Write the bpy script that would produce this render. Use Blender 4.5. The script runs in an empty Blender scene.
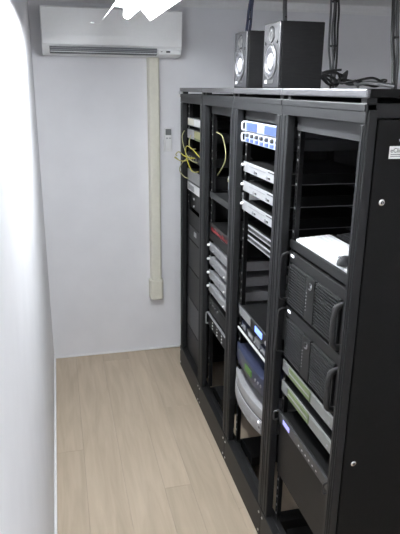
import bpy, bmesh, math, random
from mathutils import Vector, Matrix
random.seed(7)
S = bpy.context.scene
COL = S.collection

# ------------------------------------------------------------------ camera
H = 1.99
cd = bpy.data.cameras.new('camera'); cam = bpy.data.objects.new('camera', cd); COL.objects.link(cam)
Xc = Vector((0.97094847, -0.06262964, 0.23094715))
Yc = Vector((-0.23907424, -0.29474907, 0.92518457))
Dc = Vector((-0.01012748, 0.95352007, 0.30115929))
m = Matrix.Identity(4)
right = Vector((Xc[0], Yc[0], -Dc[0])); down = Vector((Xc[1], Yc[1], -Dc[1])); fwd = Vector((Xc[2], Yc[2], -Dc[2]))
for i in range(3):
    m[i][0] = right[i]; m[i][1] = -down[i]; m[i][2] = -fwd[i]
m[0][3], m[1][3], m[2][3] = 0, 0, H
cam.matrix_world = m
cd.sensor_fit = 'HORIZONTAL'; cd.sensor_width = 36; cd.lens = 565 / 400 * 36
cd.clip_start = 0.02
S.camera = cam

# ------------------------------------------------------------------ world, exposure
w = bpy.data.worlds.new('world'); S.world = w; w.use_nodes = True
w.node_tree.nodes['Background'].inputs[0].default_value = (0.5, 0.55, 0.6, 1)
w.node_tree.nodes['Background'].inputs[1].default_value = 0.0
S.view_settings.view_transform = 'Standard'; S.view_settings.look = 'None'
S.view_settings.gamma = 1; S.view_settings.use_curve_mapping = False
S.view_settings.exposure = -0.24
TUBE = 235.0          # emission of the fluorescent tube over the aisle
TUBE2 = 175.0         # emission of the added fill tube behind the camera

# ------------------------------------------------------------------ materials
MATS = {}
def mat(name, col, rough=0.5, metal=0.0, emit=None, es=0, noise=0.0, nscale=40, bump=0.0, spec=0.5, stretch=(1, 1, 1), coat=0):
    if name in MATS: return MATS[name]
    M = bpy.data.materials.new(name); M.use_nodes = True; MATS[name] = M
    nt = M.node_tree; b = nt.nodes['Principled BSDF']
    c = (*col, 1)
    b.inputs['Base Color'].default_value = c
    b.inputs['Roughness'].default_value = rough; b.inputs['Metallic'].default_value = metal
    b.inputs['Specular IOR Level'].default_value = spec
    if coat: b.inputs['Coat Weight'].default_value = coat
    if emit:
        b.inputs['Emission Color'].default_value = (*emit, 1); b.inputs['Emission Strength'].default_value = es
    if noise or bump:
        tc = nt.nodes.new('ShaderNodeTexCoord'); mp = nt.nodes.new('ShaderNodeMapping')
        mp.inputs['Scale'].default_value = stretch
        n = nt.nodes.new('ShaderNodeTexNoise'); n.inputs['Scale'].default_value = nscale; n.inputs['Detail'].default_value = 4
        nt.links.new(tc.outputs['Object'], mp.inputs[0]); nt.links.new(mp.outputs[0], n.inputs['Vector'])
        if noise:
            r = nt.nodes.new('ShaderNodeValToRGB')
            lo = [max(0, x * (1 - noise)) for x in col]; hi = [min(1, x * (1 + noise)) for x in col]
            r.color_ramp.elements[0].position = 0.3; r.color_ramp.elements[1].position = 0.7
            r.color_ramp.elements[0].color = (*lo, 1); r.color_ramp.elements[1].color = (*hi, 1)
            nt.links.new(n.outputs[0], r.inputs[0]); nt.links.new(r.outputs[0], b.inputs['Base Color'])
        if bump:
            bp = nt.nodes.new('ShaderNodeBump'); bp.inputs['Strength'].default_value = bump; bp.inputs['Distance'].default_value = 0.002
            nt.links.new(n.outputs[0], bp.inputs['Height']); nt.links.new(bp.outputs[0], b.inputs['Normal'])
    return M

mat('wall_paint', (0.80, 0.80, 0.83), 0.7, noise=0.02, nscale=6, bump=0.05)
mat('ceiling_paint', (0.88, 0.88, 0.88), 0.8, noise=0.02, nscale=5)
mat('trim_white', (0.86, 0.86, 0.87), 0.45, noise=0.02)
mat('rack_black', (0.009, 0.0095, 0.0105), 0.5, spec=0.3, noise=0.08, nscale=90)
mat('rack_inner', (0.006, 0.006, 0.0065), 0.5, noise=0.1, nscale=60)
mat('panel_black', (0.005, 0.005, 0.005), 0.65, spec=0.15, noise=0.12, nscale=120)
mat('brushed_lid', (0.18, 0.18, 0.19), 0.38, 0.85, noise=0.25, nscale=30, stretch=(4, 0.6, 40))
mat('rail_zinc', (0.010, 0.010, 0.011), 0.45, 0.4, noise=0.1)
mat('bright_steel', (0.55, 0.55, 0.55), 0.4, 0.6, noise=0.1)
mat('chrome', (0.75, 0.75, 0.75), 0.22, 1.0, noise=0.03)
mat('gear_black', (0.007, 0.007, 0.0072), 0.5, spec=0.22, noise=0.1, nscale=80)
mat('gear_dark', (0.014, 0.0145, 0.015), 0.5, spec=0.3, noise=0.08)
mat('gear_mid', (0.028, 0.0285, 0.030), 0.5, spec=0.3, noise=0.06)
mat('gear_grey', (0.045, 0.046, 0.049), 0.45, noise=0.06)
mat('silver', (0.44, 0.445, 0.46), 0.4, 0.25, noise=0.05, nscale=30)
mat('silver_dim', (0.29, 0.295, 0.305), 0.45, 0.2, noise=0.05, nscale=30)
mat('silver_button', (0.30, 0.30, 0.32), 0.4, 0.4, noise=0.05)
mat('white_plastic', (0.78, 0.78, 0.78), 0.4, noise=0.02)
mat('key_white', (0.90, 0.91, 0.93), 0.45, noise=0.01)
mat('cream_plastic', (0.70, 0.68, 0.59), 0.5, noise=0.03)
mat('ac_white', (0.88, 0.885, 0.89), 0.35, noise=0.01)
mat('ac_shadow', (0.09, 0.095, 0.11), 0.5, noise=0.05)
mat('lcd_grey', (0.13, 0.14, 0.14), 0.3, noise=0.05)
mat('blue_glow', (0.06, 0.09, 0.28), 0.3, emit=(0.22, 0.40, 0.95), es=0.22, noise=0.1)
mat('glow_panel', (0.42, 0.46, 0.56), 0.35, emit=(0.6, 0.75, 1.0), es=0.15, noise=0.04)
mat('led_blue', (0.2, 0.3, 0.9), 0.3, emit=(0.25, 0.4, 1.0), es=1.6, noise=0.02)
mat('led_white', (0.9, 0.9, 1.0), 0.3, emit=(0.9, 0.93, 1.0), es=1.6, noise=0.02)
mat('led_violet', (0.4, 0.4, 0.9), 0.3, emit=(0.42, 0.42, 1.0), es=0.7, noise=0.02)
mat('red_ink', (0.22, 0.02, 0.025), 0.5, noise=0.05)
mat('navy_plastic', (0.033, 0.040, 0.075), 0.35, noise=0.06)
mat('lcd_green', (0.07, 0.17, 0.035), 0.35, emit=(0.25, 0.6, 0.08), es=0.05, noise=0.05)
mat('pale_grey', (0.32, 0.32, 0.33), 0.5, noise=0.05, nscale=60)
mat('green_grey', (0.15, 0.19, 0.09), 0.5, noise=0.08)
mat('switch_grey', (0.22, 0.225, 0.22), 0.5, noise=0.05)
mat('yellow_cable', (0.42, 0.38, 0.05), 0.45, noise=0.05)
mat('pale_yellow_cable', (0.33, 0.32, 0.16), 0.45, noise=0.05)
mat('black_cable', (0.012, 0.012, 0.013), 0.45, noise=0.1)
mat('blue_cable', (0.03, 0.04, 0.09), 0.45, noise=0.1)
mat('grey_cable', (0.10, 0.10, 0.105), 0.5, noise=0.1)
mat('speaker_wood', (0.009, 0.009, 0.0095), 0.65, spec=0.2, noise=0.35, nscale=30, stretch=(1, 1, 9), bump=0.3)
mat('baffle_grey', (0.028, 0.028, 0.031), 0.38, 0.3, noise=0.05)
mat('cone_silver', (0.75, 0.76, 0.80), 0.30, 0.75, noise=0.02)
mat('cone_dark', (0.10, 0.10, 0.11), 0.35, 0.5, noise=0.05)
mat('rubber', (0.015, 0.015, 0.016), 0.6, noise=0.1)
mat('sticker', (0.75, 0.76, 0.75), 0.45, noise=0.03)
mat('ink', (0.05, 0.05, 0.05), 0.6, noise=0.05)
mat('reflector_white', (0.86, 0.87, 0.88), 0.35, noise=0.01)
mat('tube_glow', (0.9, 0.95, 1), 0.3, emit=(0.93, 0.97, 1.0), es=TUBE)
mat('tube_glow_fill', (0.9, 0.95, 1), 0.3, emit=(0.93, 0.97, 1.0), es=TUBE2)
mat('amber', (0.5, 0.28, 0.05), 0.4, noise=0.05)

def wood():
    M = bpy.data.materials.new('oak_board'); M.use_nodes = True; MATS['oak'] = M
    nt = M.node_tree; b = nt.nodes['Principled BSDF']; L = nt.links.new
    tc = nt.nodes.new('ShaderNodeTexCoord'); oi = nt.nodes.new('ShaderNodeObjectInfo')
    add = nt.nodes.new('ShaderNodeVectorMath'); add.operation = 'ADD'
    sc = nt.nodes.new('ShaderNodeVectorMath'); sc.operation = 'SCALE'; sc.inputs['Scale'].default_value = 13
    cmb = nt.nodes.new('ShaderNodeCombineXYZ')
    for i in range(3): L(oi.outputs['Random'], cmb.inputs[i])
    L(cmb.outputs[0], sc.inputs[0]); L(tc.outputs['Object'], add.inputs[0]); L(sc.outputs[0], add.inputs[1])
    mp = nt.nodes.new('ShaderNodeMapping'); mp.inputs['Scale'].default_value = (7, 0.7, 1); L(add.outputs[0], mp.inputs[0])
    n = nt.nodes.new('ShaderNodeTexNoise'); n.inputs['Scale'].default_value = 3; n.inputs['Detail'].default_value = 6; n.inputs['Distortion'].default_value = 0.6
    L(mp.outputs[0], n.inputs['Vector'])
    r = nt.nodes.new('ShaderNodeValToRGB')
    r.color_ramp.elements[0].position = 0.25; r.color_ramp.elements[1].position = 0.75
    r.color_ramp.elements[0].color = (0.42, 0.34, 0.25, 1); r.color_ramp.elements[1].color = (0.55, 0.455, 0.345, 1)
    L(n.outputs[0], r.inputs[0])
    # a small dark knot here and there
    v = nt.nodes.new('ShaderNodeTexVoronoi'); v.inputs['Scale'].default_value = 1.0
    mp2 = nt.nodes.new('ShaderNodeMapping'); mp2.inputs['Scale'].default_value = (5, 1.7, 1); L(add.outputs[0], mp2.inputs[0]); L(mp2.outputs[0], v.inputs['Vector'])
    r2 = nt.nodes.new('ShaderNodeValToRGB'); r2.color_ramp.elements[0].position = 0.02; r2.color_ramp.elements[1].position = 0.09
    r2.color_ramp.elements[0].color = (0.62, 0.58, 0.55, 1); r2.color_ramp.elements[1].color = (1, 1, 1, 1); L(v.outputs['Distance'], r2.inputs[0])
    mul = nt.nodes.new('ShaderNodeMix'); mul.data_type = 'RGBA'; mul.blend_type = 'MULTIPLY'; mul.inputs['Factor'].default_value = 1
    L(r.outputs[0], mul.inputs[6]); L(r2.outputs[0], mul.inputs[7])
    hs = nt.nodes.new('ShaderNodeHueSaturation'); mr = nt.nodes.new('ShaderNodeMapRange')
    mr.inputs['To Min'].default_value = 0.93; mr.inputs['To Max'].default_value = 1.06
    L(oi.outputs['Random'], mr.inputs[0]); L(mr.outputs[0], hs.inputs['Value']); L(mul.outputs[2], hs.inputs['Color'])
    L(hs.outputs[0], b.inputs['Base Color'])
    b.inputs['Roughness'].default_value = 0.5
    bp = nt.nodes.new('ShaderNodeBump'); bp.inputs['Strength'].default_value = 0.08; L(n.outputs[0], bp.inputs['Height']); L(bp.outputs[0], b.inputs['Normal'])
wood()

# ------------------------------------------------------------------ mesh helpers
ORG = {}
class MB:
    """collects shapes in world coordinates; build() links them as one mesh object"""
    def __init__(s): s.bm = bmesh.new()
    def box(s, x0, x1, y0, y1, z0, z1):
        vs = [s.bm.verts.new(p) for p in ((x0,y0,z0),(x1,y0,z0),(x1,y1,z0),(x0,y1,z0),(x0,y0,z1),(x1,y0,z1),(x1,y1,z1),(x0,y1,z1))]
        for f in ((0,3,2,1),(4,5,6,7),(0,1,5,4),(1,2,6,5),(2,3,7,6),(3,0,4,7)): s.bm.faces.new([vs[i] for i in f])
        return s
    def prism(s, prof, axis, a0, a1):
        """closed 2-D profile swept along an axis: 'x' -> (y,z), 'y' -> (x,z), 'z' -> (x,y)"""
        def P(p, a): return {'x': (a, p[0], p[1]), 'y': (p[0], a, p[1]), 'z': (p[0], p[1], a)}[axis]
        A = [s.bm.verts.new(P(p, a0)) for p in prof]; B = [s.bm.verts.new(P(p, a1)) for p in prof]
        n = len(prof)
        s.bm.faces.new(A); s.bm.faces.new(B[::-1])
        for i in range(n): s.bm.faces.new((A[i], B[i], B[(i+1) % n], A[(i+1) % n]))
        return s
    def lathe(s, o, d, prof, n=20):
        """profile of (radius, distance along d) turned round the axis o + t*d"""
        d = Vector(d).normalized(); o = Vector(o)
        u = d.orthogonal().normalized(); v = d.cross(u)
        rings = []
        for r, t in prof:
            if r < 1e-6: rings.append([s.bm.verts.new(o + d * t)])
            else: rings.append([s.bm.verts.new(o + d*t + (u*math.cos(2*math.pi*i/n) + v*math.sin(2*math.pi*i/n)) * r) for i in range(n)])
        for a, b in zip(rings, rings[1:]):
            for i in range(n):
                j = (i+1) % n
                if len(a) == 1 and len(b) == 1: continue
                if len(a) == 1: s.bm.faces.new((a[0], b[i], b[j]))
                elif len(b) == 1: s.bm.faces.new((a[i], a[j], b[0]))
                else: s.bm.faces.new((a[i], a[j], b[j], b[i]))
        return s
    def cyl(s, o, d, r, h, n=16): return s.lathe(o, d, ((0,0),(r,0),(r,h),(0,h)), n)
    def tube(s, pts, r, n=8, smooth=6):
        P = [Vector(p) for p in pts]
        if smooth > 1 and len(P) > 2:
            Q = []
            for i in range(len(P)-1):
                p0, p1, p2, p3 = P[max(i-1,0)], P[i], P[i+1], P[min(i+2,len(P)-1)]
                for k in range(smooth):
                    t = k / smooth
                    Q.append(0.5*((2*p1)+(-p0+p2)*t+(2*p0-5*p1+4*p2-p3)*t*t+(-p0+3*p1-3*p2+p3)*t**3))
            P = Q + [P[-1]]
        up = None; rings = []
        for i, p in enumerate(P):
            d = (P[min(i+1,len(P)-1)] - P[max(i-1,0)]).normalized()
            if up is None: up = d.orthogonal().normalized()
            up = (up - d*up.dot(d)).normalized(); v = d.cross(up)
            rings.append([s.bm.verts.new(p + (up*math.cos(2*math.pi*k/n)+v*math.sin(2*math.pi*k/n))*r) for k in range(n)])
        for a, b in zip(rings, rings[1:]):
            for k in range(n): s.bm.faces.new((a[k], a[(k+1)%n], b[(k+1)%n], b[k]))
        s.bm.faces.new(rings[0][::-1]); s.bm.faces.new(rings[-1])
        return s
    def build(s, name, material, parent=None, bevel=0, seg=2, smooth=False):
        bm = s.bm
        bmesh.ops.recalc_face_normals(bm, faces=bm.faces)
        if bevel:
            es = [e for e in bm.edges if len(e.link_faces) == 2 and e.calc_face_angle(0) > 0.6]
            bmesh.ops.bevel(bm, geom=es, offset=bevel, segments=seg, profile=0.5, affect='EDGES', clamp_overlap=True)
        if parent is None:
            lo = Vector([min(v.co[i] for v in bm.verts) for i in range(3)]); hi = Vector([max(v.co[i] for v in bm.verts) for i in range(3)])
            org = Vector(((lo.x+hi.x)/2, (lo.y+hi.y)/2, lo.z))
        else: org = ORG[parent.name]
        bmesh.ops.translate(bm, verts=bm.verts, vec=-org)
        me = bpy.data.meshes.new(name); bm.to_mesh(me); bm.free()
        me.materials.append(MATS[material])
        if smooth:
            for p in me.polygons: p.use_smooth = True
            try: me.set_sharp_from_angle(angle=0.7)
            except Exception: pass
        o = bpy.data.objects.new(name, me); COL.objects.link(o)
        if parent is None: o.location = org
        else: o.parent = parent
        ORG[o.name] = org
        return o
def tag(o, label, cat, group=None):
    o['label'] = label; o['category'] = cat
    if group: o['group'] = group
    return o
GEAR = []
IN_RACK = False
def thing(name, loc, label, cat, group=None):
    o = bpy.data.objects.new(name, None); COL.objects.link(o); o.location = loc
    o.empty_display_size = 0.1
    ORG[o.name] = Vector(loc)
    if IN_RACK: GEAR.append(o)
    return tag(o, label, cat, group)
def struct(o): o['kind'] = 'structure'; return o
def stuff(o): o['kind'] = 'stuff'; return o
def box(name, material, parent, x0, x1, y0, y1, z0, z1, bevel=0, seg=2):
    return MB().box(x0, x1, y0, y1, z0, z1).build(name, material, parent, bevel, seg)
def text_bm(mb, body, size, origin, right, up, depth=0.0006):
    cu = bpy.data.curves.new('t', 'FONT'); cu.body = body; cu.size = size; cu.extrude = depth; cu.resolution_u = 3
    o = bpy.data.objects.new('t', cu); COL.objects.link(o)
    me = bpy.data.meshes.new_from_object(o.evaluated_get(bpy.context.evaluated_depsgraph_get()))
    R = Vector(right); U = Vector(up); N = R.cross(U); O = Vector(origin)
    vs = [mb.bm.verts.new(O + R*v.co.x + U*v.co.y + N*v.co.z) for v in me.vertices]
    for p in me.polygons:
        try: mb.bm.faces.new([vs[i] for i in p.vertices])
        except ValueError: pass
    bpy.data.objects.remove(o); bpy.data.curves.remove(cu); bpy.data.meshes.remove(me)

# ------------------------------------------------------------------ the room
XL, XR, YB, YF, ZC = -0.127, 2.75, 4.08, -1.1, 2.57
struct(box('wall_left', 'wall_paint', None, XL-0.1, XL, YF-0.1, YB+0.1, -0.06, ZC+0.1))
struct(box('wall_back', 'wall_paint', None, XL, XR, YB, YB+0.1, -0.06, ZC+0.1))
struct(box('wall_right', 'wall_paint', None, XR, XR+0.1, YF-0.1, YB+0.1, -0.06, ZC+0.1))
struct(box('wall_front', 'wall_paint', None, XL, XR, YF-0.1, YF, -0.06, ZC+0.1))
struct(box('ceiling', 'ceiling_paint', None, XL, XR, YF, YB, ZC, ZC+0.1))
struct(box('baseboard_left', 'trim_white', None, XL, XL+0.012, YF, YB, 0, 0.032, 0.002))
struct(box('baseboard_back', 'trim_white', None, XL+0.012, XR, YB-0.010, YB, 0, 0.014, 0.003))
struct(MB().prism(((YB, 2.515), (YB-0.008, 2.515), (YB-0.012, 2.53), (YB-0.03, 2.555), (YB-0.035, 2.57), (YB, 2.57)), 'x', XL, XR).build('trim_1', 'trim_white'))
floor = struct(box('floor', 'rack_inner', None, XL, XR, YF, YB, -0.06, -0.012))
xs = [XL, 0.035, 0.234, 0.43, 0.57, 0.76, 0.95, 1.14, 1.33, 1.52, 1.71, 1.9, 2.09, 2.28, 2.47, 2.66, XR]
joints = {0: [0.9, 2.86], 1: [1.6], 2: [0.3, 3.95], 3: [0.8, 2.43], 4: [1.5, 3.2], 5: [0.5, 2.2]}
for i in range(len(xs)-1):
    js = [YF] + joints.get(i, [random.uniform(0, 1), random.uniform(1.7, 2.6), random.uniform(3.1, 3.7)]) + [YB]
    for a, b in zip(js, js[1:]):
        g = 0.0003
        cx, cy = (xs[i]+xs[i+1])/2, (a+b)/2
        o = MB().box(xs[i]+g, xs[i+1]-g, a+g, b-g, -0.012, 0).build('board', 'oak', floor, 0.0005, 1)

# ------------------------------------------------------------------ ceiling lamp and added fill lamp
def lamp(x, y0, y1, tubemat, label, wings=True):
    t = thing('fluorescent_fixture', (x, (y0+y1)/2, 2.345), label, 'ceiling lamp')
    box('housing', 'reflector_white', t, x-0.035, x+0.035, y0, y1, 2.348, 2.395, 0.003)
    for s in (-1, 1) if wings else ():
        MB().prism(((x+s*0.034, 2.350), (x+s*0.060, 2.352), (x+s*0.111, 2.295), (x+s*0.1125, 2.297), (x+s*0.061, 2.3545), (x+s*0.034, 2.3525)), 'y', y0, y1).build('reflector_wing', 'reflector_white', t)
    MB().cyl((x, y0+0.03, 2.317), (0, 1, 0), 0.0185, y1-y0-0.06, 18).build('tube', tubemat, t, smooth=True)
    for yy in (y0+0.008, y1-0.03):
        box('lamp_holder', 'white_plastic', t, x-0.017, x+0.017, yy, yy+0.022, 2.304, 2.35, 0.003)
    for yy in (y0+0.2, y1-0.2):
        MB().cyl((x, yy, 2.39), (0, 0, 1), 0.006, ZC-2.39, 10).build('stem', 'chrome', t)
    return t
lamp(0.354, 1.62, 2.90, 'tube_glow', 'white open fluorescent fixture with slanted wings in front of the air conditioner')
lamp(0.60, -0.95, 0.25, 'tube_glow_fill', 'unseen white fill batten added behind the camera to brighten the walls', False)  # added lamp out of view, brightens the near left wall

# ------------------------------------------------------------------ air conditioner, duct, remote
ac = thing('air_conditioner', (0.385, 3.97, 2.185), 'white wall air conditioner with a dark air outlet above the cream duct', 'air conditioner')
a0, a1 = -0.058, 0.832
MB().prism(((YB, 2.47), (3.90, 2.468), (3.885, 2.455), (3.882, 2.24), (3.90, 2.215), (3.935, 2.19), (YB, 2.185)), 'x', a0, a1).build('body', 'ac_white', ac, 0.006)
MB().prism(((3.882, 2.466), (3.872, 2.455), (3.868, 2.30), (3.872, 2.246), (3.882, 2.24)), 'x', a0+0.003, a1-0.003).build('front_panel', 'ac_white', ac, 0.003)
MB().prism(((3.905, 2.232), (3.876, 2.234), (3.878, 2.199), (3.905, 2.192)), 'x', -0.012, 0.665).build('air_outlet', 'ac_shadow', ac)
for i, (yy, zz) in enumerate(((3.874, 2.224), (3.874, 2.213), (3.875, 2.203))):
    MB().box(-0.010, 0.663, yy-0.004, yy+0.008, zz-0.0016, zz+0.0016).build('louvre', 'ac_white' if i == 2 else 'silver_dim', ac, 0.0007, 1)
box('lower_trim', 'ac_white', ac, 0.672, 0.825, 3.878, 3.90, 2.198, 2.232, 0.006)
box('indicator', 'gear_black', ac, 0.725, 0.752, 3.876, 3.88, 2.211, 2.221, 0.001)
box('indicator_light', 'lcd_grey', ac, 0.69, 0.70, 3.876, 3.88, 2.214, 2.219)
bd = box('badge', 'chrome', ac, 0.245, 0.266, 3.866, 3.870, 2.371, 2.379, 0.001)
box('badge_line', 'ac_white', ac, 0.270, 0.33, 3.8665, 3.8695, 2.373, 2.377)

du = thing('pipe_duct', (0.665, 4.05, 0.43), 'cream plastic pipe duct cover running down the back wall', 'duct')
MB().prism(((0.625, YB), (0.630, 4.025), (0.640, 4.018), (0.694, 4.018), (0.704, 4.025), (0.709, YB)), 'z', 0.58, 2.187).build('cover', 'cream_plastic', du, 0.003)
MB().prism(((0.613, YB), (0.617, 4.016), (0.630, 4.002), (0.704, 4.002), (0.717, 4.016), (0.721, YB)), 'z', 0.445, 0.60).build('end_cap', 'cream_plastic', du, 0.010, 3)
box('seam', 'cream_plastic', du, 0.648, 0.652, 4.0165, 4.02, 0.59, 2.187)
rm = thing('remote_control', (0.768, 4.07, 1.56), 'small white remote control in a holder on the back wall', 'remote control')
box('holder', 'white_plastic', rm, 0.738, 0.799, 4.062, YB, 1.555, 1.64, 0.004)
box('body', 'white_plastic', rm, 0.743, 0.794, 4.048, 4.068, 1.57, 1.722, 0.005)
box('display', 'lcd_grey', rm, 0.748, 0.789, 4.0465, 4.049, 1.672, 1.714, 0.001)
for i in range(2):
    box('button', 'silver', rm, 0.752+i*0.021, 0.766+i*0.021, 4.0465, 4.049, 1.645, 1.655, 0.001)
# thin cable lying along the foot of the back wall
tag(MB().tube(((0.50, 4.05, 0.018), (0.62, 4.045, 0.02), (0.74, 4.05, 0.02), (0.86, 4.055, 0.016), (0.98, 4.06, 0.016)), 0.004).build('floor_cable', 'white_plastic', smooth=True), 'thin white cable lying at the foot of the back wall', 'cable')

# ------------------------------------------------------------------ racks
X0, X1 = 0.80, 1.60
RY = {4: (1.40, 1.995), 3: (1.995, 2.59), 2: (2.59, 3.185), 1: (3.185, 3.78)}
RL = {4: 'nearest black server rack with closed side panel and white keyboard inside',
      3: 'black server rack holding the two glowing blue units, third from the back wall',
      2: 'black server rack with red-lettered unit, second from the back wall',
      1: 'farthest black server rack with yellow cables, beside the back wall'}
RACK = {}
U = 0.04445
def rack(k):
    y0, y1 = RY[k]; g = 0.001; y0 += g; y1 -= g
    t = thing('server_rack', (1.2, (y0+y1)/2, 0), RL[k], 'server rack', 'row of black server racks')
    RACK[k] = t
    # plinth
    fp = box('plinth', 'rack_black', t, X0-0.004, X0+0.03, y0, y1, 0, 0.16, 0.003)
    for yy in (y0+0.02, y1-0.02):
        for zz in (0.03, 0.13):
            MB().cyl((X0-0.004, yy, zz), (-1, 0, 0), 0.006, 0.003, 10).build('bolt', 'bright_steel', fp)
    box('plinth_top', 'rack_inner', t, X0+0.03, X0+0.055, y0, y1, 0.12, 0.16, 0.003)
    box('plinth', 'rack_black', t, X1-0.03, X1, y0, y1, 0, 0.16, 0.003)
    for ya, yb in ((y0, y0+0.03), (y1-0.03, y1)):
        box('base_rail', 'rack_inner', t, X0+0.03, X1-0.03, ya, yb, 0.02 if k != 4 else 0.02, 0.10)
    if k == 4: box('base_tray', 'rack_inner', t, X0+0.09, X1-0.03, y0+0.03, y1-0.09, 0.09, 0.11)
    else: box('base_tray', 'rack_inner', t, X0+0.09, X1-0.03, y1-0.20, y1-0.03, 0.09, 0.14)
    # posts, with a grooved face as in the photograph
    pw = 0.028 if k == 4 else 0.054
    for (ya, yb, s) in ((y0, y0+pw, 1), (y1-0.054, y1, -1)):
        po = box('front_post', 'rack_black', t, X0, X0+0.032, ya, yb, 0.16, 1.957, 0.004)
        yc = (ya+yb)/2
        box('post_ridge', 'rack_black', po, X0-0.003, X0+0.002, yc-pw*0.26, yc+pw*0.26, 0.17, 1.90, 0.002)
        box('rear_post', 'rack_inner', t, X1-0.05, X1, ya, yb, 0.16, 1.957)
    # top frame
    fr = box('top_beam', 'rack_black', t, X0-0.001, X0+0.03, y0, y1, 1.903, 1.957, 0.003)
    box('beam_ridge', 'rack_black', fr, X0-0.004, X0, y0+0.004, y1-0.004, 1.936, 1.955, 0.001)
    box('top_beam', 'rack_inner', t, X1-0.04, X1, y0, y1, 1.903, 1.957)
    for ya, yb in ((y0, y0+0.03), (y1-0.03, y1)):
        box('top_side_beam', 'rack_black', t, X0+0.03, X1-0.04, ya, yb, 1.92, 1.957)
    for xx in (X0+0.01, X1-0.05):
        for ya in (y0+0.02, y1-0.05):
            box('lid_spacer', 'rubber', t, xx, xx+0.03, ya, ya+0.03, 1.956, 1.973)
    lid = box('lid', 'panel_black', t, X0+0.008, X1, y0, y1, 1.972, 1.994, 0.002)
    box('lid_edge', 'brushed_lid', lid, X0-0.006, X0+0.008, y0, y1, 1.970, 1.994, 0.004)
    # unseen back sheet added to keep the inside dark and, where a rack ends the row, its side panel
    box('rear_light_block', 'rack_inner', t, X1, X1+0.012, y0, y1, 0.16, 1.957)
    # mounting rails with real holes
    for (ya, s) in ((y0+0.055, 1), (y1-0.055, -1)):
        r = MB()
        a, b = sorted((ya, ya+s*0.024))
        r.box(0.843, 0.845, a, a+0.009, 0.16, 1.903); r.box(0.843, 0.845, b-0.009, b, 0.16, 1.903)
        z = 0.165
        while z < 1.90:
            r.box(0.843, 0.845, a+0.009, b-0.009, z, z+0.006); z += U/3
        yy = ya if s > 0 else ya-0.002
        r.box(0.845, 0.87, yy, yy+0.002, 0.16, 1.903)
        ro = r.build('mounting_rail', 'rail_zinc', t)
        n = MB(); z = 0.165 + U/3
        ym = (a+b)/2
        i = 0
        while z < 1.90:
            if random.random() < 0.72: n.box(0.8415, 0.8455, ym-0.0042, ym+0.0042, z+0.007, z+0.0145)
            z += U
        stuff(n.build('rail_dots', 'bright_steel', ro))  # bright dots set over the rail holes
    return t
for k in (1, 2, 3, 4): rack(k)
t = RACK[4]; yn = RY[4][0]
sp = box('side_panel', 'panel_black', t, X0+0.034, X1-0.01, yn-0.008, yn+0.003, 0.03, 1.915, 0.002)
box('corner_trim', 'rack_black', t, X0+0.004, X0+0.031, yn-0.006, yn+0.003, 0.16, 1.94, 0.003)
for zz in (1.692, 0.834):
    lk = MB().lathe((0.867, yn-0.008, zz), (0, -1, 0), ((0.0, 0), (0.0095, 0), (0.0095, 0.003), (0.007, 0.005), (0.0, 0.005)), 18).build('lock', 'chrome', sp, smooth=True)
    MB().lathe((0.867, yn-0.0125, zz), (0, -1, 0), ((0.0, 0), (0.0045, 0), (0.0045, 0.002), (0.0, 0.002)), 14).build('lock_core', 'rubber', sp)
    box('key_slot', 'chrome', sp, 0.8662, 0.8678, yn-0.0152, yn-0.0142, zz-0.003, zz+0.003)
st = MB().box(0.8745, 0.944, yn-0.0092, yn-0.0078, 1.812, 1.846).build('sticker', 'sticker', sp); st['label'] = 'pale grey maker sticker'
tx = MB(); text_bm(tx, 'eClima', 0.017, (0.8775, yn-0.0094, 1.829), (1, 0, 0), (0, 0, 1), 0.0003)
for i in range(2): tx.box(0.879, 0.93-0.01*i, yn-0.0097, yn-0.0092, 1.823-i*0.005, 1.8245-i*0.005)
tx.build('lettering', 'ink', sp)
MB().lathe((0.905, yn-0.008, 1.862), (0, -1, 0), ((0, 0), (0.006, 0), (0.005, 0.003), (0, 0.004)), 12).build('panel_screw', 'chrome', sp)
box('side_panel', 'panel_black', RACK[1], X0+0.034, X1-0.01, 3.778, 3.788, 0.03, 1.94)
# silver clip at the far end of the lid
box('lid_clip', 'silver', RACK[1], X0-0.012, X0+0.02, 3.755, 3.782, 1.953, 1.971, 0.003)

# ------------------------------------------------------------------ rack units
XG = 0.823
IN_RACK = True
def yl(k): return (RY[k][0]+RY[k][1])/2 + 0.2405     # far end of a unit = left end of its face
def unit(name, label, k, z0, z1, face='gear_black', body='gear_black', xg=XG, depth=0.42, cat='rack unit', group=None, bevel=0.002, ears=True):
    Y = yl(k)
    t = thing(name, (xg+depth/2, Y-0.2405, z0), label, cat, group)
    box('chassis', body, t, xg+0.004, xg+depth, Y-0.2405-0.213, Y-0.2405+0.213, z0+0.001, z1-0.001)
    if ears:
        f = box('faceplate', face, t, xg, xg+0.005, Y-0.481, Y, z0, z1, bevel)
    else:
        f = box('faceplate', face, t, xg, xg+0.005, Y-0.2405-0.216, Y-0.2405+0.216, z0, z1, bevel)
    return t
def fb(name, material, t, k, s0, s1, z0, z1, proud=0.003, xg=XG, bevel=0.0006):
    Y = yl(k); return box(name, material, t, xg-proud, xg+0.001, Y-s1, Y-s0, z0, z1, bevel, 1)
def knob(name, material, t, k, s, z, r, h=0.008, xg=XG, n=14):
    Y = yl(k); return MB().lathe((xg+0.001, Y-s, z), (-1, 0, 0), ((0, 0), (r, 0), (r, h*0.8), (r*0.8, h+0.001), (0, h+0.001)), n).build(name, material, t, smooth=True)
def blank(k, z0, z1, label, material='gear_dark', xg=XG+0.002):
    Y = yl(k)
    t = thing('blanking_panel', (xg, Y-0.2405, z0), label, 'blanking panel', 'blanking panels')
    box('plate', material, t, xg, xg+0.003, Y-0.481, Y, z0, z1, 0.001, 1)
    for s in (0.008, 0.473):
        knob('screw', 'gear_grey', t, k, s, (z0+z1)/2, 0.004, 0.002, xg)
    return t

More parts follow.
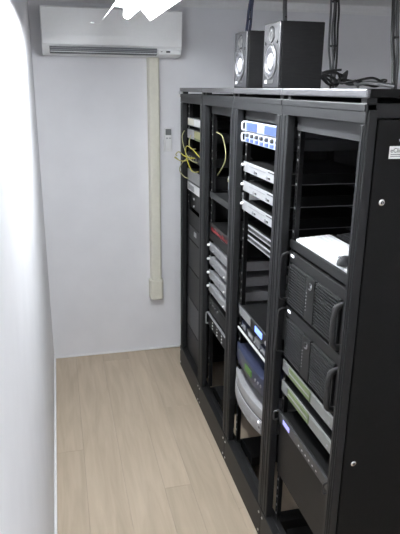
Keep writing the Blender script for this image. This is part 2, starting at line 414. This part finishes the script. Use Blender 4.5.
# --- rack 4 (nearest)
blank(4, 1.852, 1.902, 'grey blanking panel at the top of the nearest rack', 'gear_mid')
k = 4; Y = yl(4)
dr = thing('keyboard_drawer', (1.0, Y-0.24, 1.456), 'black pull-out drawer under the white keyboard in the nearest rack', 'drawer')
box('tray', 'gear_black', dr, XG+0.004, 1.40, Y-0.452, Y-0.028, 1.448, 1.456)
box('drawer_front', 'gear_dark', dr, XG, XG+0.006, Y-0.481, Y, 1.424, 1.458, 0.002)
box('drawer_side', 'gear_black', dr, XG+0.006, 1.25, Y-0.033, Y-0.028, 1.43, 1.47)
box('drawer_side', 'gear_black', dr, XG+0.006, 1.25, Y-0.453, Y-0.448, 1.43, 1.47)
kb = thing('computer_keyboard', (0.90, Y-0.245, 1.456), 'bright white computer keyboard lying across the drawer', 'keyboard', 'keyboards on the drawer')
MB().prism(((0.832, 1.456), (0.974, 1.456), (0.974, 1.474), (0.832, 1.466)), 'y', Y-0.446, Y-0.035).build('case', 'key_white', kb, 0.002)
def keys(bm, x0, x1, ya, yb, zz, slope, rows, cols):
    for r in range(rows):
        for c in range(cols):
            dx = (x1-x0)/rows; dy = (yb-ya)/cols
            xa = x0+r*dx; z = zz+slope*r*dx
            bm.box(xa+0.0015, xa+dx-0.0015, ya+c*dy+0.0015, ya+(c+1)*dy-0.0015, z, z+0.006)
m_ = MB(); keys(m_, 0.840, 0.966, Y-0.442, Y-0.041, 1.4655, 0.056, 6, 20); stuff(m_.build('keys', 'key_white', kb))
kb2 = thing('computer_keyboard', (1.08, Y-0.27, 1.456), 'glossy black computer keyboard behind the white one', 'keyboard', 'keyboards on the drawer')
MB().prism(((0.985, 1.456), (1.125, 1.456), (1.125, 1.482), (0.985, 1.470)), 'y', Y-0.446, Y-0.035).build('case', 'gear_black', kb2, 0.002)
mat('key_black', (0.05, 0.05, 0.053), 0.22, noise=0.05)
m_ = MB(); keys(m_, 0.993, 1.117, Y-0.442, Y-0.042, 1.470, 0.086, 6, 18); stuff(m_.build('keys', 'key_black', kb2))
ms = thing('computer_mouse', (0.846, Y-0.393, 1.456), 'dark rounded computer mouse at the near end of the white keyboard', 'mouse')
mb = MB(); bmesh.ops.create_uvsphere(mb.bm, u_segments=16, v_segments=10, radius=1)
for v in mb.bm.verts:
    v.co = Vector((0.846+v.co.x*0.030, Y-0.393+v.co.y*0.020, 1.476+max(v.co.z, -0.2)*0.026))
mb.build('shell', 'gear_grey', ms, smooth=True)
box('button_split', 'rubber', ms, 0.820, 0.838, Y-0.3938, Y-0.3922, 1.496, 1.5005)
MB().lathe((0.826, Y-0.397, 1.496), (0, 1, 0), ((0, 0), (0.005, 0), (0.005, 0.008), (0, 0.008)), 12).build('scroll_wheel', 'silver', ms)

def computer(z1, label):
    z0 = z1-0.218; k = 4
    t = unit('rack_computer', label, 4, z0, z1, 'gear_black', depth=0.5, cat='computer', group='black rack computers')
    fb('top_bezel', 'gear_dark', t, k, 0.02, 0.462, z1-0.036, z1-0.002, 0.004)
    fb('power_light', 'led_white', t, k, 0.030, 0.056, z1-0.017, z1-0.008, 0.006)
    dz0, dz1 = z0+0.012, z1-0.042
    for s0, s1 in ((0.035, 0.185), (0.262, 0.43)):
        g = MB(); n = 15; Yk = yl(4)
        for i in range(n):
            zz = dz0 + (dz1-dz0)*(i+0.5)/n
            g.box(XG-0.010, XG-0.002, Yk-s1, Yk-s0, zz-0.0026, zz+0.0016)
        gr = fb('grille_back', 'rubber', t, k, s0, s1, dz0, dz1, 0.002)
        stuff(g.build('grille', 'gear_mid', t))
    fb('centre_strip', 'gear_dark', t, k, 0.19, 0.257, dz0, dz1, 0.011)
    fb('door_rim', 'gear_dark', t, k, 0.028, 0.034, dz0, dz1, 0.010)
    fb('door_rim', 'gear_dark', t, k, 0.431, 0.437, dz0, dz1, 0.010)
    knob('key_lock', 'silver_button', t, k, 0.225, dz1-0.03, 0.014, 0.016)
    knob('lock_face', 'rubber', t, k, 0.225, dz1-0.027, 0.0115, 0.0175)
    for i in range(6): fb('status_light', 'silver_dim', t, k, 0.196, 0.201, dz0+0.035+i*0.013, dz0+0.039+i*0.013, 0.0125)
    for s, mt, r, zt, zb in ((0.010, 'gear_dark', 0.0045, z1-0.008, z0+0.02), (0.458, 'rubber', 0.0105, z1-0.05, z0+0.022)):
        Yk = yl(4)-s
        MB().tube(((XG, Yk, zt), (XG-0.022, Yk, zt-0.004), (XG-0.034, Yk, zt-0.02), (XG-0.036, Yk, (zt+zb)/2), (XG-0.034, Yk, zb+0.02), (XG-0.022, Yk, zb+0.004), (XG, Yk, zb)), r, 10).build('handle', mt, t, smooth=True)
    return t
computer(1.418, 'upper black rack computer with mesh front, under the keyboard drawer')
computer(1.197, 'lower black rack computer with mesh front, above the green striped units')

for z0, z1, lab in ((0.913, 0.963, 'upper pale grey unit with green strip, below the computers'), (0.822, 0.872, 'lower pale grey unit with green strip, above the violet display')):
    t = unit('network_switch', lab, 4, z0, z1, 'switch_grey', 'gear_dark', cat='network switch', group='green striped units')
    fb('port_block', 'green_grey', t, 4, 0.075, 0.27, z0+0.006, z1-0.006, 0.004)
    fb('port_row', 'pale_grey', t, 4, 0.08, 0.265, (z0+z1)/2-0.003, (z0+z1)/2+0.003, 0.0055)
    fb('label_plate', 'switch_grey', t, 4, 0.285, 0.46, z0+0.004, z1-0.004, 0.003)
    fb('side_block', 'silver_dim', t, 4, 0.022, 0.066, z0+0.006, z1-0.006, 0.004)
    knob('button', 'silver_button', t, 4, 0.43, (z0+z1)/2-0.004, 0.006, 0.006)
t = unit('power_supply', 'dark unit with a violet display strip near the bottom of the nearest rack', 4, 0.516, 0.735, 'gear_black', 'gear_black', cat='power supply')
fb('control_strip', 'gear_grey', t, 4, 0.012, 0.468, 0.690, 0.731, 0.008)
fb('display', 'led_violet', t, 4, 0.058, 0.125, 0.700, 0.720, 0.0095)
for i in range(6): fb('button', 'silver', t, 4, 0.215+i*0.031, 0.224+i*0.031, 0.703, 0.709, 0.0095)
for s in (0.006, 0.474):
    Yk = yl(4)-s
    MB().tube(((XG, Yk, 0.733), (XG-0.02, Yk, 0.733), (XG-0.028, Yk, 0.726), (XG-0.028, Yk, 0.698), (XG-0.02, Yk, 0.692), (XG, Yk, 0.692)), 0.004, 8, 3).build('handle', 'gear_grey', t)
fb('lower_cover', 'gear_black', t, 4, 0.02, 0.462, 0.520, 0.684, 0.004)
blank(4, 0.43, 0.512, 'black panel below the unit with the violet display', 'gear_black')
# things deep inside the open bay
t = thing('monitor', (1.25, 1.74, 1.456), 'dark folded monitor deep in the open bay of the nearest rack', 'monitor')
box('back_shell', 'gear_black', t, 1.25, 1.30, 1.50, 1.92, 1.55, 1.86, 0.01)
box('screen', 'rubber', t, 1.245, 1.252, 1.52, 1.90, 1.57, 1.84, 0.002)
box('stand', 'gear_dark', t, 1.27, 1.31, 1.68, 1.76, 1.456, 1.56)

# --- rack 3
k = 3
blank(3, 1.862, 1.902, 'dark blanking panel above the two glowing units')
t = unit('signal_processor', 'upper glowing blue unit with two lit displays and white handles', 3, 1.811, 1.856, 'glow_panel', 'gear_grey', cat='rack unit', group='glowing blue units')
fb('display', 'blue_glow', t, 3, 0.035, 0.17, 1.816, 1.850, 0.004)
fb('display', 'blue_glow', t, 3, 0.27, 0.455, 1.816, 1.850, 0.004)
fb('button_block', 'white_plastic', t, 3, 0.19, 0.245, 1.818, 1.848, 0.006)
def dhandle(t, k, s, z0, z1, mt='white_plastic', r=0.004):
    Yk = yl(k)-s
    MB().tube(((XG, Yk, z1), (XG-0.009, Yk, z1), (XG-0.014, Yk, z1-0.006), (XG-0.014, Yk, z0+0.006), (XG-0.009, Yk, z0), (XG, Yk, z0)), r, 8, 3).build('handle', mt, t, smooth=True)
for s in (0.008, 0.473): dhandle(t, 3, s, 1.816, 1.851)
t = unit('mixer', 'lower glowing blue unit with a row of dark knobs', 3, 1.763, 1.808, 'glow_panel', 'gear_grey', cat='rack unit', group='glowing blue units')
for i in range(7):
    knob('knob', 'gear_grey', t, 3, 0.055+i*0.062, 1.795, 0.0085, 0.012)
    fb('screen', 'blue_glow', t, 3, 0.030+i*0.062, 0.066+i*0.062, 1.767, 1.780, 0.004)
for s in (0.008, 0.473): dhandle(t, 3, s, 1.768, 1.803)
for i, (z1, lab) in enumerate(((1.677, 'topmost of the three silver units below the glowing pair'), (1.588, 'middle one of the three silver units in the third rack'), (1.498, 'lowest of the three silver units, above the thin players'))):
    z0 = z1-0.046
    t = unit('silver_amplifier', lab, 3, z0, z1, 'silver', 'gear_black', cat='amplifier', group='three silver amplifiers')
    for s in (0.003, 0.466): knob('thumbscrew', 'white_plastic', t, 3, s+0.006, z0+0.030, 0.007, 0.012)
    box('chassis_edge', 'silver_dim', t, XG+0.01, XG+0.42, yl(3)-0.4555, yl(3)-0.453, z0+0.001, z0+0.004)
    fb('slot', 'silver_button', t, 3, 0.09, 0.30, z0+0.030, z0+0.033, 0.002)
    fb('badge', 'gear_grey', t, 3, 0.33, 0.44, z0+0.036, z0+0.040, 0.0022)
    for s in (0.16, 0.32):
        knob('jack', 'silver_button', t, 3, s, z0+0.014, 0.007, 0.005)
        fb('switch', 'gear_grey', t, 3, s+0.016, s+0.034, z0+0.010, z0+0.017, 0.003)
for z0, z1, lab in ((1.351, 1.385, 'upper thin disc player with bright trim, set back in its rack'), (1.303, 1.337, 'lower thin disc player with bright trim and amber lamp')):
    t = unit('disc_player', lab, 3, z0, z1, 'gear_dark', 'gear_black', xg=0.85, cat='player', group='thin disc players', ears=False)
    fb('trim_line', 'silver', t, 3, 0.028, 0.453, z1-0.010, z1-0.003, 0.003, 0.85)
    fb('trim_line', 'silver_dim', t, 3, 0.028, 0.453, z0+0.002, z0+0.008, 0.003, 0.85)
    fb('disc_tray', 'gear_grey', t, 3, 0.06, 0.30, z0+0.011, z1-0.012, 0.002, 0.85)
    if z0 < 1.33: fb('lamp', 'amber', t, 3, 0.44, 0.453, z0+0.009, z0+0.02, 0.004, 0.85)
t = unit('audio_processor', 'dark grey unit with bright blue display in the third rack', 3, 0.925, 0.979, 'gear_grey', 'gear_black', cat='rack unit')
fb('front_left', 'silver_dim', t, 3, 0.02, 0.19, 0.931, 0.973, 0.003)
fb('front_right', 'gear_dark', t, 3, 0.195, 0.46, 0.931, 0.973, 0.003)
fb('display', 'led_blue', t, 3, 0.262, 0.355, 0.938, 0.966, 0.006)
knob('dial', 'pale_grey', t, 3, 0.42, 0.950, 0.012, 0.012)
knob('button', 'silver', t, 3, 0.045, 0.952, 0.005, 0.006)
Y = yl(3)
sh = thing('pull_out_shelf', (1.0, Y-0.24, 0.85), 'thin shelf with a bright white front edge above the navy box', 'shelf')
box('plate', 'gear_dark', sh, XG, 1.25, Y-0.451, Y-0.03, 0.850, 0.854)
box('front_edge', 'white_plastic', sh, XG-0.006, XG+0.001, Y-0.478, Y-0.01, 0.849, 0.861, 0.002)
for i, (s0, s1, h, mt, nm, lab) in enumerate(((0.02, 0.09, 0.042, 'navy_plastic', 'small_box', 'small navy box at the far end of the white edged shelf'),
                                           (0.10, 0.20, 0.032, 'gear_grey', 'small_box', 'small dark grey box on the white edged shelf'),
                                           (0.215, 0.28, 0.04, 'silver_dim', 'small_box', 'small silver box on the white edged shelf'),
                                           (0.295, 0.37, 0.036, 'navy_plastic', 'small_box', 'small navy box in the middle of the white edged shelf'),
                                           (0.385, 0.45, 0.040, 'gear_dark', 'small_box', 'small black box at the near end of the white edged shelf'))):
    t = thing(nm, (0.88, Y-(s0+s1)/2, 0.854), lab, 'box', 'boxes on the white edged shelf')
    box('case', mt, t, XG+0.012, XG+0.14, Y-s1, Y-s0, 0.8542, 0.854+h, 0.003)
    box('front_panel', 'silver_button' if i % 2 == 0 else 'pale_grey', t, XG+0.010, XG+0.013, Y-s1+0.008, Y-s0-0.03, 0.862, 0.854+h-0.010)
    MB().cyl((XG+0.013, Y-s1+0.045 if s1-s0 > 0.07 else Y-s0-0.015, 0.87), (-1, 0, 0), 0.005, 0.008, 10).build('plug', 'silver', t)
def bowed(k, bulge, xb, z0, z1, s0=0.0, s1=0.481, n=14):
    """outline of a front that bows out towards the aisle, swept upwards"""
    Y = yl(k); p = []
    for i in range(n+1):
        s = s0+(s1-s0)*i/n; q = (2*i/n-1)
        p.append((XG-bulge*(1-q*q)**0.8-0.002, Y-s))
    return [(xb, Y-s0-0.03), (XG+0.005, Y-s0-0.03), (XG+0.005, Y-s0)] + p + [(XG+0.005, Y-s1), (XG+0.005, Y-s1+0.03), (xb, Y-s1+0.03)]
t = thing('modem', (1.0, Y-0.24, 0.689), 'navy blue box with bowed front and green display', 'box')
MB().prism(bowed(3, 0.022, 1.05, 0, 0), 'z', 0.690, 0.775).build('case', 'navy_plastic', t, 0.008, 3, True)
MB().prism(bowed(3, 0.022, 1.04, 0, 0, 0.21, 0.34), 'z', 0.722, 0.755).build('display_frame', 'navy_plastic', t)
mb = MB()
Ym = Y-0.2405
mb.box(XG-0.0285, XG-0.015, Ym-0.055, Ym+0.035, 0.722, 0.752)
mb.build('display', 'lcd_green', t, 0.001)
for i in range(3):
    MB().lathe((XG-0.010, Ym-0.10-0.03*i, 0.733), (-1, 0, 0), ((0, 0), (0.008, 0), (0.008, 0.014-0.003*i), (0, 0.016-0.003*i)), 14).build('button', 'silver_button', t, smooth=True)
box('side_light', 'silver_dim', t, XG-0.012, XG, Y-0.07, Y-0.045, 0.740, 0.750)
t = thing('uninterruptible_supply', (1.0, Y-0.24, 0.505), 'large pale grey unit with bowed perforated front below the navy box', 'power supply')
MB().prism(bowed(3, 0.040, 1.2, 0, 0), 'z', 0.505, 0.578).build('lower_case', 'pale_grey', t, 0.008, 3, True)
MB().prism(bowed(3, 0.034, 1.2, 0, 0), 'z', 0.582, 0.632).build('upper_case', 'pale_grey', t, 0.008, 3, True)
MB().prism(bowed(3, 0.034, 1.19, 0, 0, 0.003, 0.478), 'z', 0.577, 0.583).build('groove', 'gear_dark', t)
gm = MB()
for i in range(24):
    s = 0.05+i*0.0125; q = 2*s/0.481-1
    xx = XG-0.040*(1-q*q)**0.8-0.0035
    for j in range(5): gm.box(xx, xx+0.003, Y-s-0.003, Y-s+0.003, 0.518+j*0.011, 0.521+j*0.011)
stuff(gm.build('vent_holes', 'silver_dim', t))
box('control_plate', 'silver', t, XG-0.024, XG-0.004, Y-0.44, Y-0.385, 0.525, 0.572, 0.002)
MB().cyl((XG-0.021, Y-0.415, 0.562), (-1, 0, 0), 0.006, 0.006, 12).build('power_light', 'led_white', t)
MB().cyl((XG-0.019, Y-0.425, 0.540), (-1, 0, 0), 0.007, 0.006, 12).build('button', 'gear_dark', t)

# --- rack 2
k = 2
blank(2, 1.862, 1.902, 'dark blanking panel at the top of the second rack')
Y = yl(2)
sh = thing('equipment_shelf', (1.0, Y-0.24, 1.40), 'dark shelf below the yellow cable in the second rack', 'shelf')
box('plate', 'gear_dark', sh, XG, 1.25, Y-0.451, Y-0.03, 1.424, 1.430)
box('front_lip', 'gear_mid', sh, XG-0.002, XG+0.004, Y-0.481, Y, 1.404, 1.438, 0.001)
t = thing('media_converter', (0.98, 2.93, 1.43), 'small pale box standing on the dark shelf in the second rack', 'box')
box('case', 'pale_grey', t, 0.93, 1.03, 2.84, 2.985, 1.4302, 1.448, 0.003)
box('port_strip', 'gear_dark', t, 0.928, 0.931, 2.86, 2.96, 1.435, 1.443)
t = thing('adapter', (0.93, 3.02, 1.43), 'grey upright power adapter on the dark shelf in the second rack', 'adapter')
box('case', 'gear_grey', t, 0.90, 0.94, 2.975, 3.03, 1.4302, 1.53, 0.004)
box('label_plate', 'silver_dim', t, 0.898, 0.9005, 2.985, 3.02, 1.46, 1.51)
t = unit('lettered_amplifier', 'black unit with red lettering above the four grey units', 2, 1.160, 1.262, 'gear_dark', 'gear_black', cat='amplifier')
fb('front_recess', 'gear_black', t, 2, 0.02, 0.462, 1.166, 1.215, 0.003)
tx = MB(); Ya = yl(2)
rr = random.Random(3); s = 0.05
while s < 0.42:
    wd = rr.uniform(0.010, 0.022); hh = rr.uniform(0.012, 0.026)
    tx.box(XG-0.003, XG+0.001, Ya-s-wd, Ya-s, 1.222, 1.222+hh*0.35); tx.box(XG-0.003, XG+0.001, Ya-s-0.004, Ya-s, 1.222, 1.222+hh)
    s += wd+0.012
stuff(tx.build('red_lettering', 'red_ink', t))
knob('dial', 'gear_grey', t, 2, 0.42, 1.19, 0.012, 0.012)
names = ('first of the four light grey units, under the red lettering', 'second of the four light grey units in the second rack', 'third of the four light grey units in the second rack', 'last of the four light grey units, above the dotted panel')
for i, z1 in enumerate((1.142, 1.058, 0.974, 0.890)):
    z0 = z1-0.050
    t = unit('grey_receiver', names[i], 2, z0, z1, 'silver_dim', 'pale_grey', cat='receiver', group='four grey receivers')
    for s in (0.009, 0.472): knob('thumbscrew', 'white_plastic', t, 2, s, z0+0.032, 0.008, 0.014)
    fb('display', 'silver_button', t, 2, 0.14, 0.24, z0+0.014, z0+0.036, 0.003)
    knob('button', 'silver', t, 2, 0.10, z0+0.012, 0.004, 0.006)
    if i: knob('button', 'white_plastic', t, 2, 0.33, z0+0.018, 0.006, 0.008)
    fb('strip', 'pale_grey', t, 2, 0.03, 0.45, z1-0.007, z1-0.004, 0.002)
t = unit('patch_bay', 'black two-row panel with white dots and side handles', 2, 0.618, 0.708, 'gear_black', 'gear_black', cat='patch panel')
for c in range(4):
    for r in range(4): fb('jack', 'white_plastic', t, 2, 0.105+c*0.098, 0.116+c*0.098, 0.630+r*0.019, 0.637+r*0.019, 0.003)
fb('top_edge', 'silver_dim', t, 2, 0.01, 0.471, 0.703, 0.708, 0.012)
for s in (0.006, 0.475): dhandle(t, 2, s, 0.63, 0.70, 'silver_dim', 0.0045)
t = unit('black_amplifier', 'black unit with small buttons between the grey units and dotted panel', 2, 0.722, 0.808, 'gear_dark', 'gear_black', cat='amplifier')
for i in range(4): knob('button', 'gear_grey', t, 2, 0.06+i*0.05, 0.78, 0.007, 0.006)
fb('vent', 'gear_black', t, 2, 0.26, 0.45, 0.735, 0.795, 0.002)

# --- rack 1
k = 1; Y = yl(1)
t = unit('junction_box', 'cream white box at the top of the farthest rack', 1, 1.765, 1.815, 'pale_grey', 'gear_black', cat='box', depth=0.25)
fb('plate', 'white_plastic', t, 1, 0.20, 0.46, 1.770, 1.810, 0.006)
fb('plate', 'cream_plastic', t, 1, 0.02, 0.19, 1.770, 1.810, 0.004)
t = unit('terminal_block', 'pale box with yellow green front below the cream box', 1, 1.685, 1.748, 'gear_grey', 'gear_black', cat='box', depth=0.25)
fb('plate', 'pale_grey', t, 1, 0.03, 0.19, 1.690, 1.745, 0.008)
fb('plate', 'pale_yellow_cable', t, 1, 0.21, 0.40, 1.700, 1.742, 0.006)
fb('cover', 'green_grey', t, 1, 0.25, 0.44, 1.688, 1.70, 0.008)
t = unit('fibre_tray', 'black tray the yellow cables plug into', 1, 1.545, 1.60, 'gear_black', 'gear_black', cat='tray', depth=0.3)
for i in range(6): fb('port', 'gear_grey', t, 1, 0.05+i*0.065, 0.09+i*0.065, 1.56, 1.58, 0.006)
t = unit('media_server', 'blue grey unit under the yellow cables', 1, 1.412, 1.492, 'silver_dim', 'gear_black', cat='rack unit')
fb('front_door', 'silver_dim', t, 1, 0.03, 0.45, 1.42, 1.486, 0.004)
fb('strip', 'gear_grey', t, 1, 0.03, 0.45, 1.412, 1.418, 0.005)
t = unit('white_router', 'white unit under the blue grey one in the farthest rack', 1, 1.352, 1.408, 'white_plastic', 'gear_black', cat='router')
fb('port_block', 'pale_grey', t, 1, 0.03, 0.20, 1.362, 1.395, 0.003)
fb('button', 'gear_grey', t, 1, 0.37, 0.385, 1.360, 1.396, 0.004)
t = unit('black_receiver', 'black receiver with two small lamps under the white router', 1, 1.235, 1.340, 'gear_black', 'gear_black', cat='receiver', xg=0.84, ears=False)
for z in (1.305, 1.255): knob('lamp', 'silver', t, 1, 0.13, z, 0.008, 0.005, 0.84)
fb('front_window', 'rubber', t, 1, 0.18, 0.45, 1.245, 1.33, 0.002, 0.84)
blank(1, 1.130, 1.225, 'black panel right under the black receiver', 'gear_black')
t = blank(1, 1.030, 1.126, 'grey panel with a pale tag in the farthest rack', 'gear_dark')
fb('tag', 'pale_grey', t, 1, 0.20, 0.26, 1.075, 1.105, 0.003, XG+0.002)
blank(1, 0.828, 1.026, 'tall dark panel below the tagged panel', 'gear_dark')
blank(1, 0.605, 0.824, 'tall dark panel in the lower half of the farthest rack', 'gear_dark')
blank(1, 0.390, 0.601, 'grey panel second from the bottom of the farthest rack', 'gear_grey')
blank(1, 0.190, 0.386, 'lowest dark panel of the farthest rack', 'gear_dark')

# the units sit a little back from the posts' faces
for o in GEAR:
    o.location.z += (o.location.z - H)*0.016; o.location.x += 0.013
IN_RACK = False
# --- patch cables
YCL = []
def cable(name, mt, r, pts, label, group=None):
    return tag(MB().tube(pts, r, 8).build(name, mt, smooth=True), label, 'cable', group)
G = 'yellow patch cables'
# (all in front of or inside the farthest rack: x towards the rack, y along the aisle)
cable('patch_cable', 'yellow_cable', 0.003, ((0.815, 3.50, 1.57), (0.77, 3.58, 1.545), (0.75, 3.72, 1.55), (0.77, 3.80, 1.545), (0.80, 3.82, 1.52)), 'yellow cable sticking out past the far edge of the racks', G)
cable('patch_cable', 'yellow_cable', 0.003, ((0.815, 3.42, 1.58), (0.77, 3.50, 1.585), (0.755, 3.62, 1.60), (0.76, 3.74, 1.57), (0.78, 3.80, 1.555)), 'yellow cable arching above the one past the rack edge', G)
cable('patch_cable', 'pale_yellow_cable', 0.003, ((0.815, 3.36, 1.56), (0.79, 3.45, 1.57), (0.78, 3.56, 1.62), (0.785, 3.66, 1.69), (0.80, 3.66, 1.73)), 'pale yellow cable rising to the left in the farthest rack', G)
cable('patch_cable', 'yellow_cable', 0.003, ((0.815, 3.30, 1.60), (0.78, 3.36, 1.645), (0.77, 3.46, 1.65), (0.78, 3.53, 1.60), (0.79, 3.50, 1.54), (0.80, 3.42, 1.50), (0.815, 3.33, 1.51)), 'yellow cable looping round in the farthest rack', G)
cable('patch_cable', 'pale_yellow_cable', 0.003, ((0.818, 3.55, 1.71), (0.80, 3.52, 1.67), (0.79, 3.44, 1.64), (0.80, 3.34, 1.645)), 'pale yellow cable hanging below the terminal box', G)
cable('patch_cable', 'pale_yellow_cable', 0.003, ((0.815, 3.58, 1.57), (0.79, 3.66, 1.53), (0.78, 3.72, 1.47), (0.79, 3.62, 1.44), (0.815, 3.60, 1.43)), 'thin pale yellow cable hanging beside the blue grey unit', G)
cable('patch_cable', 'pale_yellow_cable', 0.003, ((0.86, 3.10, 1.76), (0.87, 3.02, 1.745), (0.86, 2.92, 1.69), (0.865, 2.93, 1.63), (0.865, 3.00, 1.57), (0.87, 3.10, 1.52)), 'pale yellow cable curving inside the second rack', G)
t = thing('splitter', (0.87, 2.86, 1.505), 'small pale block hanging by the post in the second rack', 'box')
box('case', 'pale_yellow_cable', t, 0.87, 0.90, 2.80, 2.90, 1.515, 1.535, 0.002)
box('plug', 'white_plastic', t, 0.865, 0.88, 2.83, 2.87, 1.53, 1.55, 0.002)
box('lead', 'grey_cable', t, 0.90, 1.0, 2.84, 2.85, 1.52, 1.528)

# --- black cables rising to the ceiling behind the racks
def bundle(base, top, n, mt, r, label, spread=0.012, bow=0.03):
    t = thing('cable_bundle', base, label, 'cable bundle', 'cable bundles dropping from the ceiling')
    b = Vector(base); tp = Vector(top)
    for i in range(n):
        a = 2*math.pi*i/max(n, 1)+0.4
        o = Vector((math.cos(a), math.sin(a), 0))*(spread if n > 1 else 0)
        p = []
        for q in range(7):
            f = q/6
            p.append(b.lerp(tp, f)+o*(0.6+0.9*math.sin(f*7+i*2.1)**2)+Vector((bow*math.sin(f*math.pi)*(0.5-(i % 2)), 0, 0)))
        MB().tube(p, r, 8).build('cable', mt[i % len(mt)], t, smooth=True)
    if n > 1:
        for f in (0.35, 0.72):
            c = b.lerp(tp, f)
            MB().lathe(c, (0, 0, 1), ((spread*1.9, 0), (spread*1.9, 0.008), (spread*1.5, 0.008), (spread*1.5, 0), (spread*1.9, 0)), 14).build('cable_tie', 'rubber', t)
    return t
bundle((1.37, 2.76, 1.996), (1.40, 2.88, ZC), 4, ('black_cable', 'grey_cable'), 0.0055, 'black cable bundle with ties rising behind the nearest speaker', 0.010)
bundle((1.40, 2.24, 1.996), (1.38, 2.31, ZC), 2, ('grey_cable', 'black_cable'), 0.008, 'grey cable pair rising at the right edge of the racks', 0.008, 0.01)
bundle((1.40, 3.50, 1.996), (1.40, 3.54, ZC), 2, ('grey_cable',), 0.009, 'grey cable pair rising straight behind the nearest speaker cabinet', 0.006, 0.0)
bundle((1.20, 3.76, 1.996), (1.24, 3.68, ZC), 2, ('blue_cable', 'blue_cable'), 0.009, 'dark blue cable pair rising behind the farther speaker', 0.007, 0.01)
# loose cables heaped on the lids
rr = random.Random(11)
def heap(c, rad, turns, r, mt, label, h=0.02):
    p = []; n = int(turns*8)
    for i in range(n+1):
        a = i/8*2*math.pi*0.98+c[2]
        q = rad*(0.75+0.35*rr.random())
        p.append((c[0]+q*math.cos(a), c[1]+q*0.9*math.sin(a), 1.9955+r+0.002+h*abs(math.sin(a*1.3))+i*0.0009))
    return cable('loose_cable', mt, r, p, label, 'loose cables on top of the racks')
heap((1.22, 2.52, 0.3), 0.09, 2.2, 0.0055, 'black_cable', 'black cable coil lying right behind the nearest speaker', 0.05)
heap((1.28, 2.62, 1.9), 0.11, 1.6, 0.005, 'black_cable', 'taller black cable loop lying under the tied bundle', 0.07)
heap((1.32, 2.36, 4.0), 0.10, 1.4, 0.005, 'black_cable', 'black cable coil in the middle of the heap', 0.03)
cable('loose_cable', 'black_cable', 0.007, ((1.36, 2.70, 2.01), (1.30, 2.52, 2.035), (1.26, 2.38, 2.015), (1.28, 2.22, 2.02), (1.30, 2.08, 2.006)), 'long black cable trailing right along the top of the racks', 'loose cables on top of the racks')
cable('loose_cable', 'grey_cable', 0.006, ((1.40, 2.55, 2.005), (1.30, 2.40, 2.03), (1.22, 2.24, 2.012), (1.20, 2.10, 2.016), (1.25, 2.0, 2.004)), 'grey cable trailing right along the top of the racks', 'loose cables on top of the racks')
cable('loose_cable', 'white_plastic', 0.007, ((1.46, 2.24, 2.006), (1.38, 2.16, 2.008), (1.36, 2.05, 2.01), (1.42, 1.95, 2.006)), 'pale cable lying on the nearest rack top at the right', 'loose cables on top of the racks')

# ------------------------------------------------------------------ speakers
def speaker(y0, label):
    x0, x1, z0 = 0.822, 0.995, 1.9945; y1 = y0+0.172; h = 0.236; yc = (y0+y1)/2
    t = thing('loudspeaker', ((x0+x1)/2, yc, z0), label, 'loudspeaker', 'pair of loudspeakers')
    box('cabinet', 'speaker_wood', t, x0+0.006, x1, y0, y1, z0, z0+h, 0.003)
    bf = box('baffle', 'baffle_grey', t, x0-0.004, x0+0.007, y0, y1, z0, z0+h, 0.004)
    zw = z0+0.098
    xf = x0-0.004
    MB().lathe((xf, yc, zw), (-1, 0, 0), ((0.056, -0.002), (0.066, -0.002), (0.066, 0.003), (0.062, 0.005), (0.056, 0.003), (0.056, -0.002)), 28).build('woofer_ring', 'rubber', t, smooth=True)
    MB().lathe((xf, yc, zw), (-1, 0, 0), ((0.057, 0.003), (0.050, 0.005), (0.046, 0.001), (0.026, -0.002)), 28).build('woofer_cone', 'cone_dark', t, smooth=True)
    MB().lathe((xf, yc, zw), (-1, 0, 0), ((0.031, -0.003), (0.030, 0.002), (0.020, 0.007), (0.010, 0.010), (0.0, 0.011)), 24).build('dust_cap', 'cone_silver', t, smooth=True)
    MB().lathe((xf, yc, z0+0.195), (-1, 0, 0), ((0.0, 0.004), (0.010, 0.003), (0.016, 0.0), (0.026, 0.002), (0.028, 0.004), (0.030, 0.0)), 24).build('tweeter', 'rubber', t, smooth=True)
    for dy in (-0.062, 0.062):
        MB().cyl((xf, yc+dy, z0+0.165), (-1, 0, 0), 0.006, 0.004, 12).build('knob', 'rubber', t)
    box('port', 'rubber', t, xf-0.001, xf+0.003, yc-0.035, yc+0.06, z0+0.014, z0+0.034, 0.002)
    box('name_plate', 'silver', t, xf-0.0015, xf+0.003, yc+0.030, yc+0.058, z0+0.017, z0+0.030)
    return t
speaker(2.10, 'nearer black loudspeaker with silver cone, standing on the racks')
speaker(2.488, 'farther black loudspeaker with silver cone, half hidden behind the other')
